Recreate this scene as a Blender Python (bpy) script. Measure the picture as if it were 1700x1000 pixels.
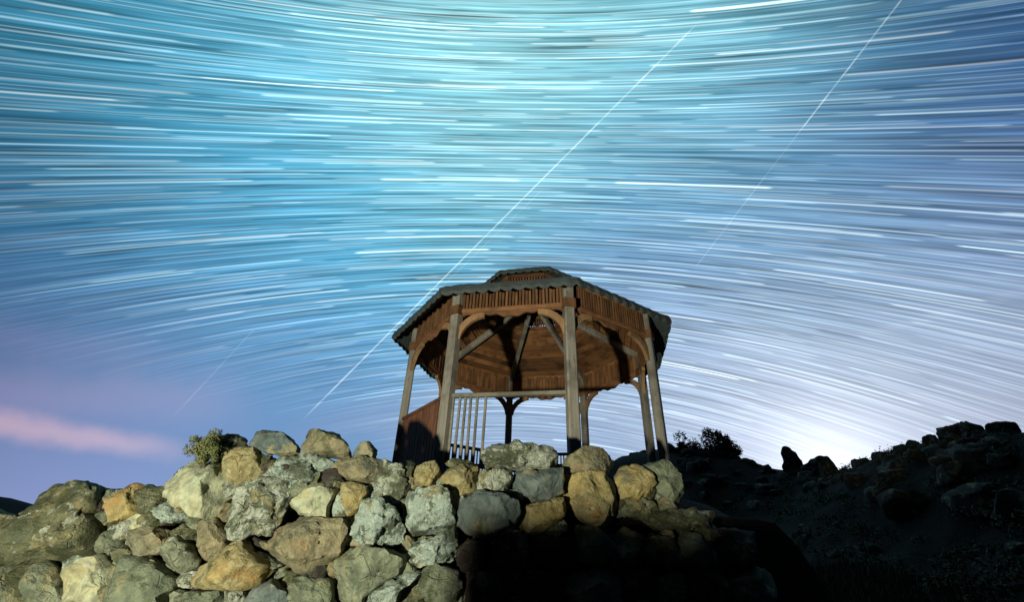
import bpy, bmesh, math, random
import numpy as np
from mathutils import Vector, Matrix

for o in list(bpy.data.objects):
    bpy.data.objects.remove(o)
scene = bpy.context.scene
COL = scene.collection
rnd = random.Random(11)
R = math.radians

# ------------------------------------------------------------------ camera
EYE = 1.10                                   # tripod height above the yard
F_PX = 720.0                                 # focal length for a 1700 px wide frame
PITCH, ROLL = R(30.0), 0.0382
_fw = np.array([0, math.cos(PITCH), math.sin(PITCH)])
_up0 = np.array([0, -math.sin(PITCH), math.cos(PITCH)])
_ri0 = np.array([1.0, 0, 0])
_ri = _ri0 * math.cos(ROLL) + _up0 * math.sin(ROLL)
_up = -_ri0 * math.sin(ROLL) + _up0 * math.cos(ROLL)
camd = bpy.data.cameras.new('camera')
camd.sensor_width = 36.0
camd.lens = F_PX / 1700.0 * 36.0
camd.clip_start = 0.05
camd.clip_end = 3000.0
cam = bpy.data.objects.new('camera', camd)
COL.objects.link(cam)
m = Matrix.Identity(4)
for i in range(3):
    m[i][0] = _ri[i]; m[i][1] = _up[i]; m[i][2] = -_fw[i]
m[0][3], m[1][3], m[2][3] = 0.0, 0.0, EYE
cam.matrix_world = m
scene.camera = cam

def ray(u, v):
    """direction in the world for a point of the 1700 x 1000 survey photograph"""
    d = _fw + _ri * (u - 850) / F_PX + _up * (500 - v) / F_PX
    return d / np.linalg.norm(d)

# ------------------------------------------------------------------ world: night sky with star trails
world = bpy.data.worlds.new('World')
scene.world = world
world.use_nodes = True
wt = world.node_tree
for n in list(wt.nodes):
    wt.nodes.remove(n)
WL = wt.links

def wnode(t, **kw):
    n = wt.nodes.new(t)
    for k, v in kw.items():
        setattr(n, k, v)
    return n

def feed(sock, v):
    if isinstance(v, bpy.types.NodeSocket):
        WL.new(v, sock)
    else:
        sock.default_value = v

def M(op, a, b=None, c=None, clamp=False):
    n = wnode('ShaderNodeMath', operation=op, use_clamp=clamp)
    feed(n.inputs[0], a)
    if b is not None: feed(n.inputs[1], b)
    if c is not None: feed(n.inputs[2], c)
    return n.outputs[0]

def VM(op, a, b=None, scale=None):
    n = wnode('ShaderNodeVectorMath', operation=op)
    feed(n.inputs[0], a)
    if b is not None: feed(n.inputs[1], b)
    if scale is not None: feed(n.inputs['Scale'], scale)
    return n.outputs['Value'] if op in ('DOT_PRODUCT', 'LENGTH') else n.outputs[0]

def XYZ(x, y, z=0.0):
    n = wnode('ShaderNodeCombineXYZ')
    feed(n.inputs[0], x); feed(n.inputs[1], y); feed(n.inputs[2], z)
    return n.outputs[0]

def SM(v, a, b, c=0.0, d=1.0):
    n = wnode('ShaderNodeMapRange', interpolation_type='SMOOTHSTEP')
    feed(n.inputs['Value'], v); feed(n.inputs['From Min'], a); feed(n.inputs['From Max'], b)
    feed(n.inputs['To Min'], c); feed(n.inputs['To Max'], d)
    return n.outputs[0]

def noise(vec, scale, detail=2.0, rough=0.5):
    n = wnode('ShaderNodeTexNoise')
    feed(n.inputs['Vector'], vec)
    n.inputs['Scale'].default_value = scale
    n.inputs['Detail'].default_value = detail
    n.inputs['Roughness'].default_value = rough
    return n.outputs[0]

tc = wnode('ShaderNodeTexCoord')
DIR = VM('NORMALIZE', tc.outputs['Generated'])

def lin(c):
    return tuple(((x / 255) / 12.92 if x / 255 <= .04045 else ((x / 255 + .055) / 1.055) ** 2.4) for x in c)

# broad colours of the sky: (direction, colour, tightness, weight)
SKY = [
    ((700, 130), (196, 238, 240), 22),
    ((620, 335), (144, 208, 228), 22),
    ((330, 180), (108, 180, 210), 22),
    ((40, 60), (40, 92, 142), 22),
    ((40, 400), (54, 108, 154), 22),
    ((300, 500), (98, 152, 194), 26),
    ((1150, 125), (168, 214, 224), 22),
    ((1650, 70), (54, 116, 154), 20),
    ((1640, 290), (88, 142, 182), 24),
    ((1150, 350), (148, 180, 208), 24),
    ((1480, 480), (160, 182, 206), 28),
    ((1640, 640), (166, 178, 202), 34),
    ((60, 620), (80, 114, 160), 34),
    ((100, 790), (130, 150, 198), 40),
    ((430, 650), (110, 152, 197), 34),
    ((895, 695), (160, 181, 213), 30),
    ((1180, 650), (184, 196, 220), 34),
    ((1360, 730), (192, 202, 224), 60),
]
SD = np.array([ray(*q[0]) for q in SKY]); SK = np.array([float(q[2]) for q in SKY])
ST = np.array([lin(q[1]) for q in SKY])
_el = np.array([math.asin(d[2]) for d in SD])
_tr = np.clip((_el - .16) / .42, 0, 1)[:, None]          # where trails add light the ground tone is deeper
ST = ST * (1 - _tr) * 1.04 + _tr * np.clip(ST * np.array([.42, .68, .80]), 0, 1)
NW = 0.05                                    # weight of the plain night sky between and beyond
WM = np.exp(SK[None, :] * (SD @ SD.T - 1.0))
tot = WM.sum(1) + NW
SC = np.linalg.lstsq(np.vstack([WM / tot[:, None], 0.12 * np.eye(len(SKY))]), np.vstack([ST, 0.12 * ST]), rcond=None)[0]
SC = np.clip(SC, 0.004, 1.2)
acc = None; wacc = None
for d, k, c in zip(SD, SK, SC):
    dt = VM('DOT_PRODUCT', DIR, tuple(d))
    e = M('EXPONENT', M('MULTIPLY', M('SUBTRACT', dt, 1.0), float(k)))
    t = VM('SCALE', tuple(c), scale=e)
    acc = t if acc is None else VM('ADD', acc, t)
    wacc = e if wacc is None else M('ADD', wacc, e)
NIGHT = (0.004, 0.008, 0.018)                # the moonless sky away from the glow
acc = VM('ADD', acc, VM('SCALE', NIGHT, scale=NW))
wacc = M('ADD', wacc, NW)
BASE = VM('SCALE', acc, scale=M('DIVIDE', 1.0, wacc))

# town glow behind the saddle of the ridge
gd = ray(1385, 790)
g = M('SUBTRACT', VM('DOT_PRODUCT', DIR, tuple(gd)), 1.0)
GLOW = VM('ADD', VM('SCALE', (0.46, 0.47, 0.48), scale=M('EXPONENT', M('MULTIPLY', g, 190.0))),
          VM('SCALE', (0.07, 0.07, 0.08), scale=M('EXPONENT', M('MULTIPLY', g, 26.0))))

# celestial coordinates
e1 = ray(835, 262)
ax0 = _up - _up.dot(e1) * e1
ax0 /= np.linalg.norm(ax0)
e2 = np.cross(e1, ax0)
tl = R(0.5)
AX = ax0 * math.cos(tl) + e2 * math.sin(tl)
E2 = np.cross(e1, AX)
DEC = M('ARCSINE', VM('DOT_PRODUCT', DIR, tuple(AX)))
HA = M('ARCTAN2', VM('DOT_PRODUCT', DIR, tuple(E2)), VM('DOT_PRODUCT', DIR, tuple(e1)))

def trails(K, MM, seed, width, power, wid2=0.0):
    u = M('ADD', M('MULTIPLY', DEC, K), seed)
    row = M('FLOOR', u)
    fr = M('SUBTRACT', M('FRACT', u), 0.5)
    wn1 = wnode('ShaderNodeTexWhiteNoise', noise_dimensions='1D')
    feed(wn1.inputs['W'], M('ADD', row, seed * 3.7))
    v = M('ADD', M('MULTIPLY', HA, MM), M('MULTIPLY', wn1.outputs['Value'], 37.0))
    cell = M('FLOOR', v)
    fv = M('FRACT', v)
    wn2 = wnode('ShaderNodeTexWhiteNoise', noise_dimensions='2D')
    feed(wn2.inputs['Vector'], XYZ(M('ADD', row, seed * 1.3), cell))
    sp = wnode('ShaderNodeSeparateColor')
    WL.new(wn2.outputs['Color'], sp.inputs[0])
    off = M('MULTIPLY', M('SUBTRACT', sp.outputs[0], 0.5), 0.6)
    dist = M('ABSOLUTE', M('SUBTRACT', fr, off))
    wd = M('MULTIPLY', M('ADD', M('MULTIPLY', sp.outputs[1], 0.8), 0.6), width)
    prof = M('SUBTRACT', 1.0, SM(dist, 0.0, wd))
    st = M('MULTIPLY', sp.outputs[1], 0.35)
    en = M('ADD', st, 0.62)
    msk = M('MULTIPLY', SM(fv, st, M('ADD', st, 0.03)), M('SUBTRACT', 1.0, SM(fv, M('SUBTRACT', en, 0.03), en)))
    br = M('POWER', wn2.outputs['Value'], power)
    val = M('MULTIPLY', M('MULTIPLY', prof, msk), br)
    mix = wnode('ShaderNodeMix', data_type='RGBA')
    feed(mix.inputs[0], sp.outputs[2])
    mix.inputs[6].default_value = (0.62, 0.98, 1.0, 1)
    mix.inputs[7].default_value = (1.0, 0.97, 0.86, 1)
    return VM('SCALE', mix.outputs[2], scale=val)

# streaky background of unresolved stars
ST1 = noise(XYZ(M('MULTIPLY', HA, 3.2), M('MULTIPLY', DEC, 210.0), 3.0), 1.0, 2.0, 0.6)
ST2 = noise(XYZ(M('MULTIPLY', HA, 4.0), M('MULTIPLY', DEC, 70.0), 9.0), 1.0, 2.0, 0.6)
ST3 = noise(XYZ(M('MULTIPLY', HA, 1.9), M('MULTIPLY', DEC, 10.0), 5.0), 1.0, 2.0, 0.5)
streak = M('ADD', M('ADD', M('MULTIPLY', M('SUBTRACT', ST1, 0.5), 2.4), M('MULTIPLY', M('SUBTRACT', ST2, 0.5), 1.0)),
           M('MULTIPLY', M('SUBTRACT', ST3, 0.5), 0.5))
ZZ = wnode('ShaderNodeSeparateXYZ')
WL.new(DIR, ZZ.inputs[0])
ELEV = M('ARCSINE', ZZ.outputs[2])
# haze near the horizon swallows the trails, most of all on the left
left = M('SUBTRACT', 1.0, SM(VM('DOT_PRODUCT', DIR, tuple(_ri)), -0.62, 0.05))
fadeE = SM(ELEV, M('ADD', 0.05, M('MULTIPLY', left, 0.15)), M('ADD', 0.30, M('MULTIPLY', left, 0.14)))
front = SM(VM('DOT_PRODUCT', DIR, tuple(_fw)), 0.05, 0.75)
fade = M('MULTIPLY', fadeE, front)
lowair = SM(ELEV, 0.12, 0.52, 0.40, 1.0)
mod = M('MAXIMUM', M('ADD', 1.0, M('MULTIPLY', streak, M('MULTIPLY', fade, lowair))), 0.2)
COLR = VM('SCALE', BASE, scale=mod)

layers = [(78.0, 1.8, 11.0, 0.14, 1.7, 0.78), (118.0, 1.5, 29.0, 0.19, 1.2, 0.56), (175.0, 1.3, 57.0, 0.27, 1.0, 0.42),
          (26.0, 2.0, 83.0, 0.062, 5.0, 1.4), (48.0, 1.8, 101.0, 0.09, 2.8, 0.95)]
TR = None
for (K, MM, sd, wd, pw, gain) in layers:
    t = VM('SCALE', trails(K, MM, sd, wd, pw), scale=gain)
    TR = t if TR is None else VM('ADD', TR, t)
TR = VM('SCALE', TR, scale=M('MULTIPLY', fade, lowair))
# trails are brighter where the sky round them is bright
lum = VM('DOT_PRODUCT', BASE, (0.33, 0.4, 0.27))
TR = VM('SCALE', TR, scale=M('ADD', 0.16, M('MULTIPLY', lum, 2.0)))
COLR = VM('ADD', COLR, TR)

# straight tracks of satellites and aeroplanes: great circles
def track(p, q, width, gain, colr):
    a, b = ray(*p), ray(*q)
    n = np.cross(a, b); n /= np.linalg.norm(n)
    mid = a + b; mid /= np.linalg.norm(mid)
    half = a.dot(mid)
    dist = M('ABSOLUTE', VM('DOT_PRODUCT', DIR, tuple(n)))
    prof = M('SUBTRACT', 1.0, SM(dist, width * .3, width))
    arc = SM(VM('DOT_PRODUCT', DIR, tuple(mid)), half, half + (1 - half) * 0.25)
    wob = SM(noise(VM('SCALE', DIR, scale=1.0), 28.0, 2.0), 0.3, 0.6, 0.45, 1.0)
    return VM('SCALE', colr, scale=M('MULTIPLY', M('MULTIPLY', prof, arc), M('MULTIPLY', wob, gain)))
for tk in (((1172, 24), (496, 704), .0020, .40, (1, .98, .88)), ((1502, -8), (1330, 215), .0018, .34, (.9, 1, 1)),
           ((1345, 195), (1150, 450), .0016, .12, (.9, .95, 1)), ((905, 310), (735, 475), .0014, .10, (.9, 1, 1)),
           ((424, 545), (286, 694), .0015, .08, (1, .95, 1)), ((1720, 480), (1420, 560), .010, .035, (1, .9, .8))):
    COLR = VM('ADD', COLR, track(*tk))

# thin pink cloud low on the left
def band(p, q, width, colr, gain, nz):
    a, b = ray(*p), ray(*q)
    n = np.cross(a, b); n /= np.linalg.norm(n)
    mid = a + b; mid /= np.linalg.norm(mid)
    half = a.dot(mid)
    wv = M('MULTIPLY', M('SUBTRACT', noise(DIR, nz, 4.0, .6), 0.5), width * 1.6)
    dist = M('ABSOLUTE', M('ADD', VM('DOT_PRODUCT', DIR, tuple(n)), wv))
    prof = M('SUBTRACT', 1.0, SM(dist, 0.0, width))
    arc = SM(VM('DOT_PRODUCT', DIR, tuple(mid)), half - .01, half + (1 - half) * 0.9)
    return VM('SCALE', colr, scale=M('MULTIPLY', M('MULTIPLY', prof, arc), gain))
for bd in (((-420, 640), (300, 752), .030, (.50, .22, .09), .58, 7.0), ((-300, 660), (420, 660), .07, (.16, .07, .06), .5, 5.0),
           ((-100, 545), (260, 590), .05, (.12, .05, .06), .30, 7.0), ((500, 720), (760, 690), .08, (.16, .07, .06), .3, 6.0)):
    COLR = VM('ADD', COLR, band(*bd))
COLR = VM('ADD', COLR, GLOW)
# below the horizon the backdrop is night-dark land
COLR = VM('SCALE', COLR, scale=SM(ELEV, -0.12, -0.02))
bg = wnode('ShaderNodeBackground')
WL.new(COLR, bg.inputs['Color'])
bg.inputs['Strength'].default_value = 1.0
wo = wnode('ShaderNodeOutputWorld')
WL.new(bg.outputs[0], wo.inputs['Surface'])

scene.view_settings.view_transform = 'Standard'
scene.view_settings.look = 'None'
scene.view_settings.exposure = 0.0
scene.view_settings.gamma = 1.0
scene.cycles.max_bounces = 4
scene.cycles.diffuse_bounces = 2
scene.cycles.glossy_bounces = 2
world.cycles.sampling_method = 'MANUAL'
world.cycles.sample_map_resolution = 512

# ------------------------------------------------------------------ helpers
def link(o, parent=None):
    COL.objects.link(o)
    if parent is not None:
        o.parent = parent
    return o

def tag(o, label=None, cat=None, group=None, kind=None):
    if label: o['label'] = label
    if cat: o['category'] = cat
    if group: o['group'] = group
    if kind: o['kind'] = kind
    return o

def empty(name, loc=(0, 0, 0), rz=0.0):
    o = bpy.data.objects.new(name, None)
    o.empty_display_size = 0.2
    o.location = loc
    o.rotation_euler = (0, 0, rz)
    return link(o)

def mesh_obj(name, verts, faces, mat, parent=None, smooth=False, loc=None, sharp=0):
    me = bpy.data.meshes.new(name)
    me.from_pydata([tuple(v) for v in verts], [], [tuple(f) for f in faces])
    if smooth:
        me.polygons.foreach_set('use_smooth', [True] * len(me.polygons))
    me.update()
    if sharp: me.set_sharp_from_angle(angle=R(sharp))
    if mat: me.materials.append(mat)
    o = bpy.data.objects.new(name, me)
    if loc is not None: o.location = loc
    return link(o, parent)

def bm_obj(name, bm, mat, parent=None, smooth=False, loc=None):
    bmesh.ops.recalc_face_normals(bm, faces=bm.faces)
    me = bpy.data.meshes.new(name)
    bm.to_mesh(me); bm.free()
    if smooth:
        me.polygons.foreach_set('use_smooth', [True] * len(me.polygons))
    if mat: me.materials.append(mat)
    o = bpy.data.objects.new(name, me)
    if loc is not None: o.location = loc
    return link(o, parent)

def beam_bm(bm, a, b, w, h, up=(0, 0, 1), bev=0.0):
    """rectangular bar from a to b, w across, h along 'up'"""
    a = Vector(a); b = Vector(b)
    t = (b - a).normalized()
    upv = Vector(up)
    s = t.cross(upv)
    if s.length < 1e-5: s = t.cross(Vector((1, 0, 0)))
    s.normalize()
    u = s.cross(t).normalized()
    vs = []
    prof = [(-w / 2, -h / 2), (w / 2, -h / 2), (w / 2, h / 2), (-w / 2, h / 2)]
    if bev > 0:
        c = bev
        prof = [(-w/2+c, -h/2), (w/2-c, -h/2), (w/2, -h/2+c), (w/2, h/2-c), (w/2-c, h/2), (-w/2+c, h/2), (-w/2, h/2-c), (-w/2, -h/2+c)]
    r1 = [bm.verts.new(a + s * x + u * y) for x, y in prof]
    r2 = [bm.verts.new(b + s * x + u * y) for x, y in prof]
    n = len(prof)
    for i in range(n):
        bm.faces.new((r1[i], r1[(i + 1) % n], r2[(i + 1) % n], r2[i]))
    bm.faces.new(r1[::-1]); bm.faces.new(r2)

def beam(name, a, b, w, h, mat, parent=None, up=(0, 0, 1), bev=0.0):
    bm = bmesh.new()
    beam_bm(bm, a, b, w, h, up, bev)
    return bm_obj(name, bm, mat, parent)

# vectorised value noise
def _hash(ix, iy, iz, seed):
    n = (ix * 374761393 + iy * 668265263 + iz * 2147483647 + seed * 1274126177) & 0xffffffff
    n = ((n ^ (n >> 13)) * 1274126177) & 0xffffffff
    n = n ^ (n >> 16)
    return (n & 0xffff) / 65535.0

def vnoise(p, seed=0):
    p = np.asarray(p, float)
    f = np.floor(p); i = f.astype(np.int64); t = p - f
    t = t * t * (3 - 2 * t)
    out = 0
    for dx in (0, 1):
        for dy in (0, 1):
            for dz in (0, 1):
                w = (t[:, 0] if dx else 1 - t[:, 0]) * (t[:, 1] if dy else 1 - t[:, 1]) * (t[:, 2] if dz else 1 - t[:, 2])
                out = out + w * _hash(i[:, 0] + dx, i[:, 1] + dy, i[:, 2] + dz, seed)
    return out * 2 - 1

def fbm(p, octv=4, seed=0, rough=0.5):
    a, s, o = 1.0, 0.0, 0.0
    out = 0
    for k in range(octv):
        out = out + a * vnoise(np.asarray(p) * (2 ** k) + 17.3 * k, seed + k * 7)
        a *= rough
    return out

# ------------------------------------------------------------------ materials
class NT:
    def __init__(self, name):
        self.m = bpy.data.materials.new(name)
        self.m.use_nodes = True
        self.t = self.m.node_tree
        self.b = self.t.nodes['Principled BSDF']
    def n(self, t, **kw):
        x = self.t.nodes.new(t)
        for k, v in kw.items(): setattr(x, k, v)
        return x
    def l(self, a, b): self.t.links.new(a, b)
    def put(self, s, v):
        if isinstance(v, bpy.types.NodeSocket): self.l(v, s)
        else: s.default_value = v
    def noise(self, vec, scale, detail=3.0, rough=.55):
        x = self.n('ShaderNodeTexNoise')
        if vec is not None: self.l(vec, x.inputs['Vector'])
        x.inputs['Scale'].default_value = scale
        x.inputs['Detail'].default_value = detail
        x.inputs['Roughness'].default_value = rough
        return x.outputs[0]
    def ramp(self, v, a, b, c=0.0, d=1.0):
        x = self.n('ShaderNodeMapRange', interpolation_type='SMOOTHSTEP')
        self.put(x.inputs['Value'], v)
        x.inputs['From Min'].default_value = a; x.inputs['From Max'].default_value = b
        x.inputs['To Min'].default_value = c; x.inputs['To Max'].default_value = d
        return x.outputs[0]
    def mix(self, f, a, b, mode='MIX'):
        x = self.n('ShaderNodeMix', data_type='RGBA', blend_type=mode)
        self.put(x.inputs[0], f)
        self.put(x.inputs[6], a if isinstance(a, bpy.types.NodeSocket) else tuple(a) + (1,))
        self.put(x.inputs[7], b if isinstance(b, bpy.types.NodeSocket) else tuple(b) + (1,))
        return x.outputs[2]
    def math(self, op, a, b=None):
        x = self.n('ShaderNodeMath', operation=op)
        self.put(x.inputs[0], a)
        if b is not None: self.put(x.inputs[1], b)
        return x.outputs[0]
    def coords(self, rand=30.0):
        tcx = self.n('ShaderNodeTexCoord')
        oi = self.n('ShaderNodeObjectInfo')
        c = self.n('ShaderNodeVectorMath', operation='SCALE')
        c.inputs[0].default_value = (1, .7, 1.3)
        k = self.math('MULTIPLY', oi.outputs['Random'], rand)
        self.l(k, c.inputs['Scale'])
        a = self.n('ShaderNodeVectorMath', operation='ADD')
        self.l(tcx.outputs['Object'], a.inputs[0]); self.l(c.outputs[0], a.inputs[1])
        self.rand = oi.outputs['Random']
        return a.outputs[0]
    def bump(self, h, strength, dist):
        x = self.n('ShaderNodeBump')
        x.inputs['Strength'].default_value = strength
        x.inputs['Distance'].default_value = dist
        self.l(h, x.inputs['Height'])
        self.l(x.outputs[0], self.b.inputs['Normal'])

def stone_mat(name, a, b, lichen=0.0, lcol=(.42, .46, .38), moss=0.0, mcol=(.045, .055, .025), bump=.6, iron=0.0):
    s = NT(name)
    v = s.coords()
    n1 = s.noise(v, 2.6, 3.0, .55)
    col = s.mix(s.ramp(n1, .36, .64), a, b)
    n2 = s.noise(v, 11.0, 5.0, .65)
    col = s.mix(s.ramp(n2, .38, .66, .0, .75), col, tuple(x * .38 for x in a))
    ns = s.noise(v, 4.6, 4.0, .6)
    col = s.mix(s.ramp(ns, .54, .66, 0, .6), col, (.34, .29, .14))
    ng = s.noise(v, 5.7, 4.0, .62)
    col = s.mix(s.ramp(ng, .56, .68, 0, .65), col, (.10, .13, .095))
    if iron > 0:
        n5 = s.noise(v, 3.3, 3.0, .6)
        col = s.mix(s.ramp(n5, .68 - iron * .20, .82 - iron * .2, 0, .6), col, (.36, .19, .06))
    if lichen > 0:
        n3 = s.noise(v, 8.5, 6.0, .72)
        col = s.mix(s.ramp(n3, .70 - .28 * lichen, .76 - .28 * lichen, 0, .85), col, lcol)
        n6 = s.noise(v, 24.0, 3.0, .6)
        col = s.mix(s.ramp(n6, .66 - .1 * lichen, .72 - .1 * lichen, 0, .7 * lichen), col, tuple(min(.6, x * 1.3) for x in lcol))
    if moss > 0:
        n4 = s.noise(v, 4.4, 5.0, .65)
        col = s.mix(s.ramp(n4, .70 - .3 * moss, .80 - .3 * moss, 0, .85), col, mcol)
    wv = s.n('ShaderNodeVectorMath', operation='SCALE')
    nd = s.n('ShaderNodeTexNoise'); s.l(v, nd.inputs['Vector']); nd.inputs['Scale'].default_value = 4.0; nd.inputs['Detail'].default_value = 3.0
    s.l(nd.outputs['Color'], wv.inputs[0]); wv.inputs['Scale'].default_value = .35
    va = s.n('ShaderNodeVectorMath', operation='ADD'); s.l(v, va.inputs[0]); s.l(wv.outputs[0], va.inputs[1])
    vo = s.n('ShaderNodeTexVoronoi', feature='DISTANCE_TO_EDGE'); s.l(va.outputs[0], vo.inputs['Vector']); vo.inputs['Scale'].default_value = 3.2
    gate = s.ramp(s.noise(v, 3.1, 2.0), .48, .60)
    crack = s.math('MULTIPLY', s.ramp(vo.outputs['Distance'], .0, .028, 1.0, 0.0), gate)
    col = s.mix(s.math('MULTIPLY', crack, .35), col, tuple(x * .3 for x in a))
    n7 = s.noise(v, 90.0, 2.0, .6)
    col = s.mix(s.ramp(n7, .3, .7, 0, .30), col, tuple(x * .5 for x in b))
    s.l(col, s.b.inputs['Base Color'])
    s.b.inputs['Roughness'].default_value = .92
    s.b.inputs['Specular IOR Level'].default_value = .25
    h = s.math('ADD', s.math('MULTIPLY', s.noise(v, 7.0, 8.0, .68), 1.0), s.math('MULTIPLY', s.noise(v, 38.0, 4.0, .7), .25))
    h = s.math('SUBTRACT', h, s.math('MULTIPLY', crack, .16))
    s.bump(h, bump, .08)
    return s.m

def wood_mat(name, a, b, dark, grain=1.0, axis=2, rough=.75, var=.35):
    s = NT(name)
    v = s.coords()
    mp = s.n('ShaderNodeMapping')
    sc = [22.0, 22.0, 22.0]; sc[axis] = 1.3
    mp.inputs['Scale'].default_value = sc
    s.l(v, mp.inputs['Vector'])
    n1 = s.noise(mp.outputs[0], 1.0, 4.0, .6)
    n2 = s.noise(v, 3.0, 3.0, .6)
    col = s.mix(s.ramp(n1, .3, .7), a, b)
    col = s.mix(s.ramp(n2, .42, .66, 0, .75), col, dark)
    n3 = s.noise(mp.outputs[0], 3.5, 3.0, .6)
    col = s.mix(s.ramp(n3, .60, .68, 0, .7), col, tuple(x * .5 for x in dark))
    k = s.ramp(s.rand, 0, 1, 1 - var, 1.0)
    x = s.n('ShaderNodeVectorMath', operation='SCALE')
    s.l(col, x.inputs[0]); s.l(k, x.inputs['Scale'])
    s.l(x.outputs[0], s.b.inputs['Base Color'])
    s.b.inputs['Roughness'].default_value = rough
    s.b.inputs['Specular IOR Level'].default_value = .3
    s.bump(n1, .5 * grain, .012)
    return s.m

def plain_mat(name, a, b, scale=4.0, rough=.9, bump=.4, dist=.03, spec=.2):
    s = NT(name)
    v = s.coords(10.0)
    n1 = s.noise(v, scale, 5.0, .6)
    col = s.mix(s.ramp(n1, .3, .7), a, b)
    s.l(col, s.b.inputs['Base Color'])
    s.b.inputs['Roughness'].default_value = rough
    s.b.inputs['Specular IOR Level'].default_value = spec
    s.bump(s.noise(v, scale * 5, 5.0, .65), bump, dist)
    return s.m

STONE = {
    'g': stone_mat('grey_green_stone', (.17, .205, .14), (.25, .275, .185), .25, moss=.35, bump=.8),
    'y': stone_mat('ochre_stone', (.43, .34, .13), (.33, .30, .16), .28, lcol=(.47, .46, .32), moss=.30, iron=.6, bump=.8),
    'b': stone_mat('blue_grey_stone', (.095, .13, .125), (.15, .18, .165), .2, lcol=(.26, .31, .26), moss=.12, bump=.55),
    'l': stone_mat('lichen_covered_stone', (.11, .13, .085), (.19, .215, .14), .85, moss=.6, bump=1.0),
    'p': stone_mat('pale_smooth_stone', (.34, .38, .26), (.42, .43, .28), .25, moss=.12, bump=.5),
    'm': stone_mat('mossy_stone', (.13, .145, .08), (.20, .20, .115), .45, moss=.8, bump=1.0),
    't': stone_mat('tan_stone', (.29, .255, .15), (.22, .22, .145), .22, moss=.45, iron=.35, bump=.8),
    'w': stone_mat('white_lichen_stone', (.12, .155, .12), (.17, .215, .17), 1.0, lcol=(.36, .44, .38), moss=.6, bump=1.0),
    'd': stone_mat('shade_dark_basalt_stone', (.040, .034, .030), (.062, .050, .042), .10, lcol=(.10, .105, .095), moss=.2, bump=.8),  # basalt, its colour lowered to deepen the shade on these stones
}
WOOD = wood_mat('reddish_brown_board', (.33, .16, .065), (.22, .10, .045), (.10, .055, .03))
WOOD_H = wood_mat('ceiling_board_wood', (.42, .20, .08), (.30, .135, .055), (.09, .045, .022), axis=0, var=.6)
POSTW = wood_mat('weathered_post_wood', (.32, .31, .27), (.23, .21, .175), (.13, .115, .095), var=.15)
BRACK = wood_mat('pale_orange_brace_wood', (.42, .26, .13), (.34, .20, .10), (.2, .12, .06), axis=2, var=.15)
FRIEZE = wood_mat('frieze_slat_wood', (.27, .135, .062), (.18, .085, .04), (.09, .05, .028))
BEAMW = wood_mat('red_brown_rail_wood', (.32, .16, .075), (.23, .105, .05), (.12, .06, .03), axis=0, var=.2)
PANELW = wood_mat('dark_red_panel_board', (.26, .11, .055), (.19, .085, .045), (.10, .05, .03))
RAILW = wood_mat('grey_rail_wood', (.28, .27, .22), (.22, .20, .16), (.12, .11, .08), axis=0, var=.15)
ROOF = plain_mat('slate_green_roof_sheet', (.050, .068, .070), (.085, .102, .102), 7.0, .7, .5, .03)
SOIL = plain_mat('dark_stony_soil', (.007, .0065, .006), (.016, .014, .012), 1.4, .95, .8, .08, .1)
GRASS = plain_mat('dry_grass', (.035, .038, .022), (.055, .05, .03), 3.0, .9, 0.0, .01, .1)
LEAF = plain_mat('dark_shrub_leaf', (.022, .028, .013), (.038, .044, .02), 6.0, .8, 0.0, .01, .15)
LEAF_L = plain_mat('pale_olive_leaf', (.10, .12, .045), (.15, .16, .07), 9.0, .8, 0.0, .01, .15)
BARK = plain_mat('bark', (.06, .045, .03), (.09, .07, .05), 8.0, .9, .5, .02, .1)

# ------------------------------------------------------------------ terrain
def wall_y(x):
    """plan line of the wall face (world y) at world x"""
    return 3.78 + 0.06 * x + 0.05 * math.sin(x * 1.3)

def at_dist(u, v, d):
    """world point on the sight line of a survey point at plan distance d"""
    r = ray(u, v)
    k = d / math.hypot(r[0], r[1])
    return np.array([r[0] * k, r[1] * k, EYE + r[2] * k])

# crest of the rocky ridge: survey point and plan distance
CREST = [((900, 815), 46), ((985, 795), 40), ((1035, 766), 34), ((1070, 753), 31), ((1115, 748), 29), ((1160, 755), 28), ((1235, 763), 27),
         ((1300, 786), 26), ((1380, 790), 24), ((1430, 790), 22), ((1475, 774), 20), ((1530, 754), 18.5), ((1590, 732), 17.5), ((1650, 732), 16.8),
         ((1720, 720), 16), ((1850, 700), 15), ((2050, 680), 13)]
CR = np.array([at_dist(u[0], u[1], d) for u, d in CREST])
_dense = []
for i in range(len(CR) - 1):
    for t in np.linspace(0, 1, 9)[:-1]:
        _dense.append(CR[i] * (1 - t) + CR[i + 1] * t)
CRD = np.array(_dense + [CR[-1]])

def smooth(t):
    t = np.clip(t, 0, 1)
    return t * t * (3 - 2 * t)

GZ = (0.3875, 6.94)                           # gazebo centre
FLOOR = EYE + 0.70

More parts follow.
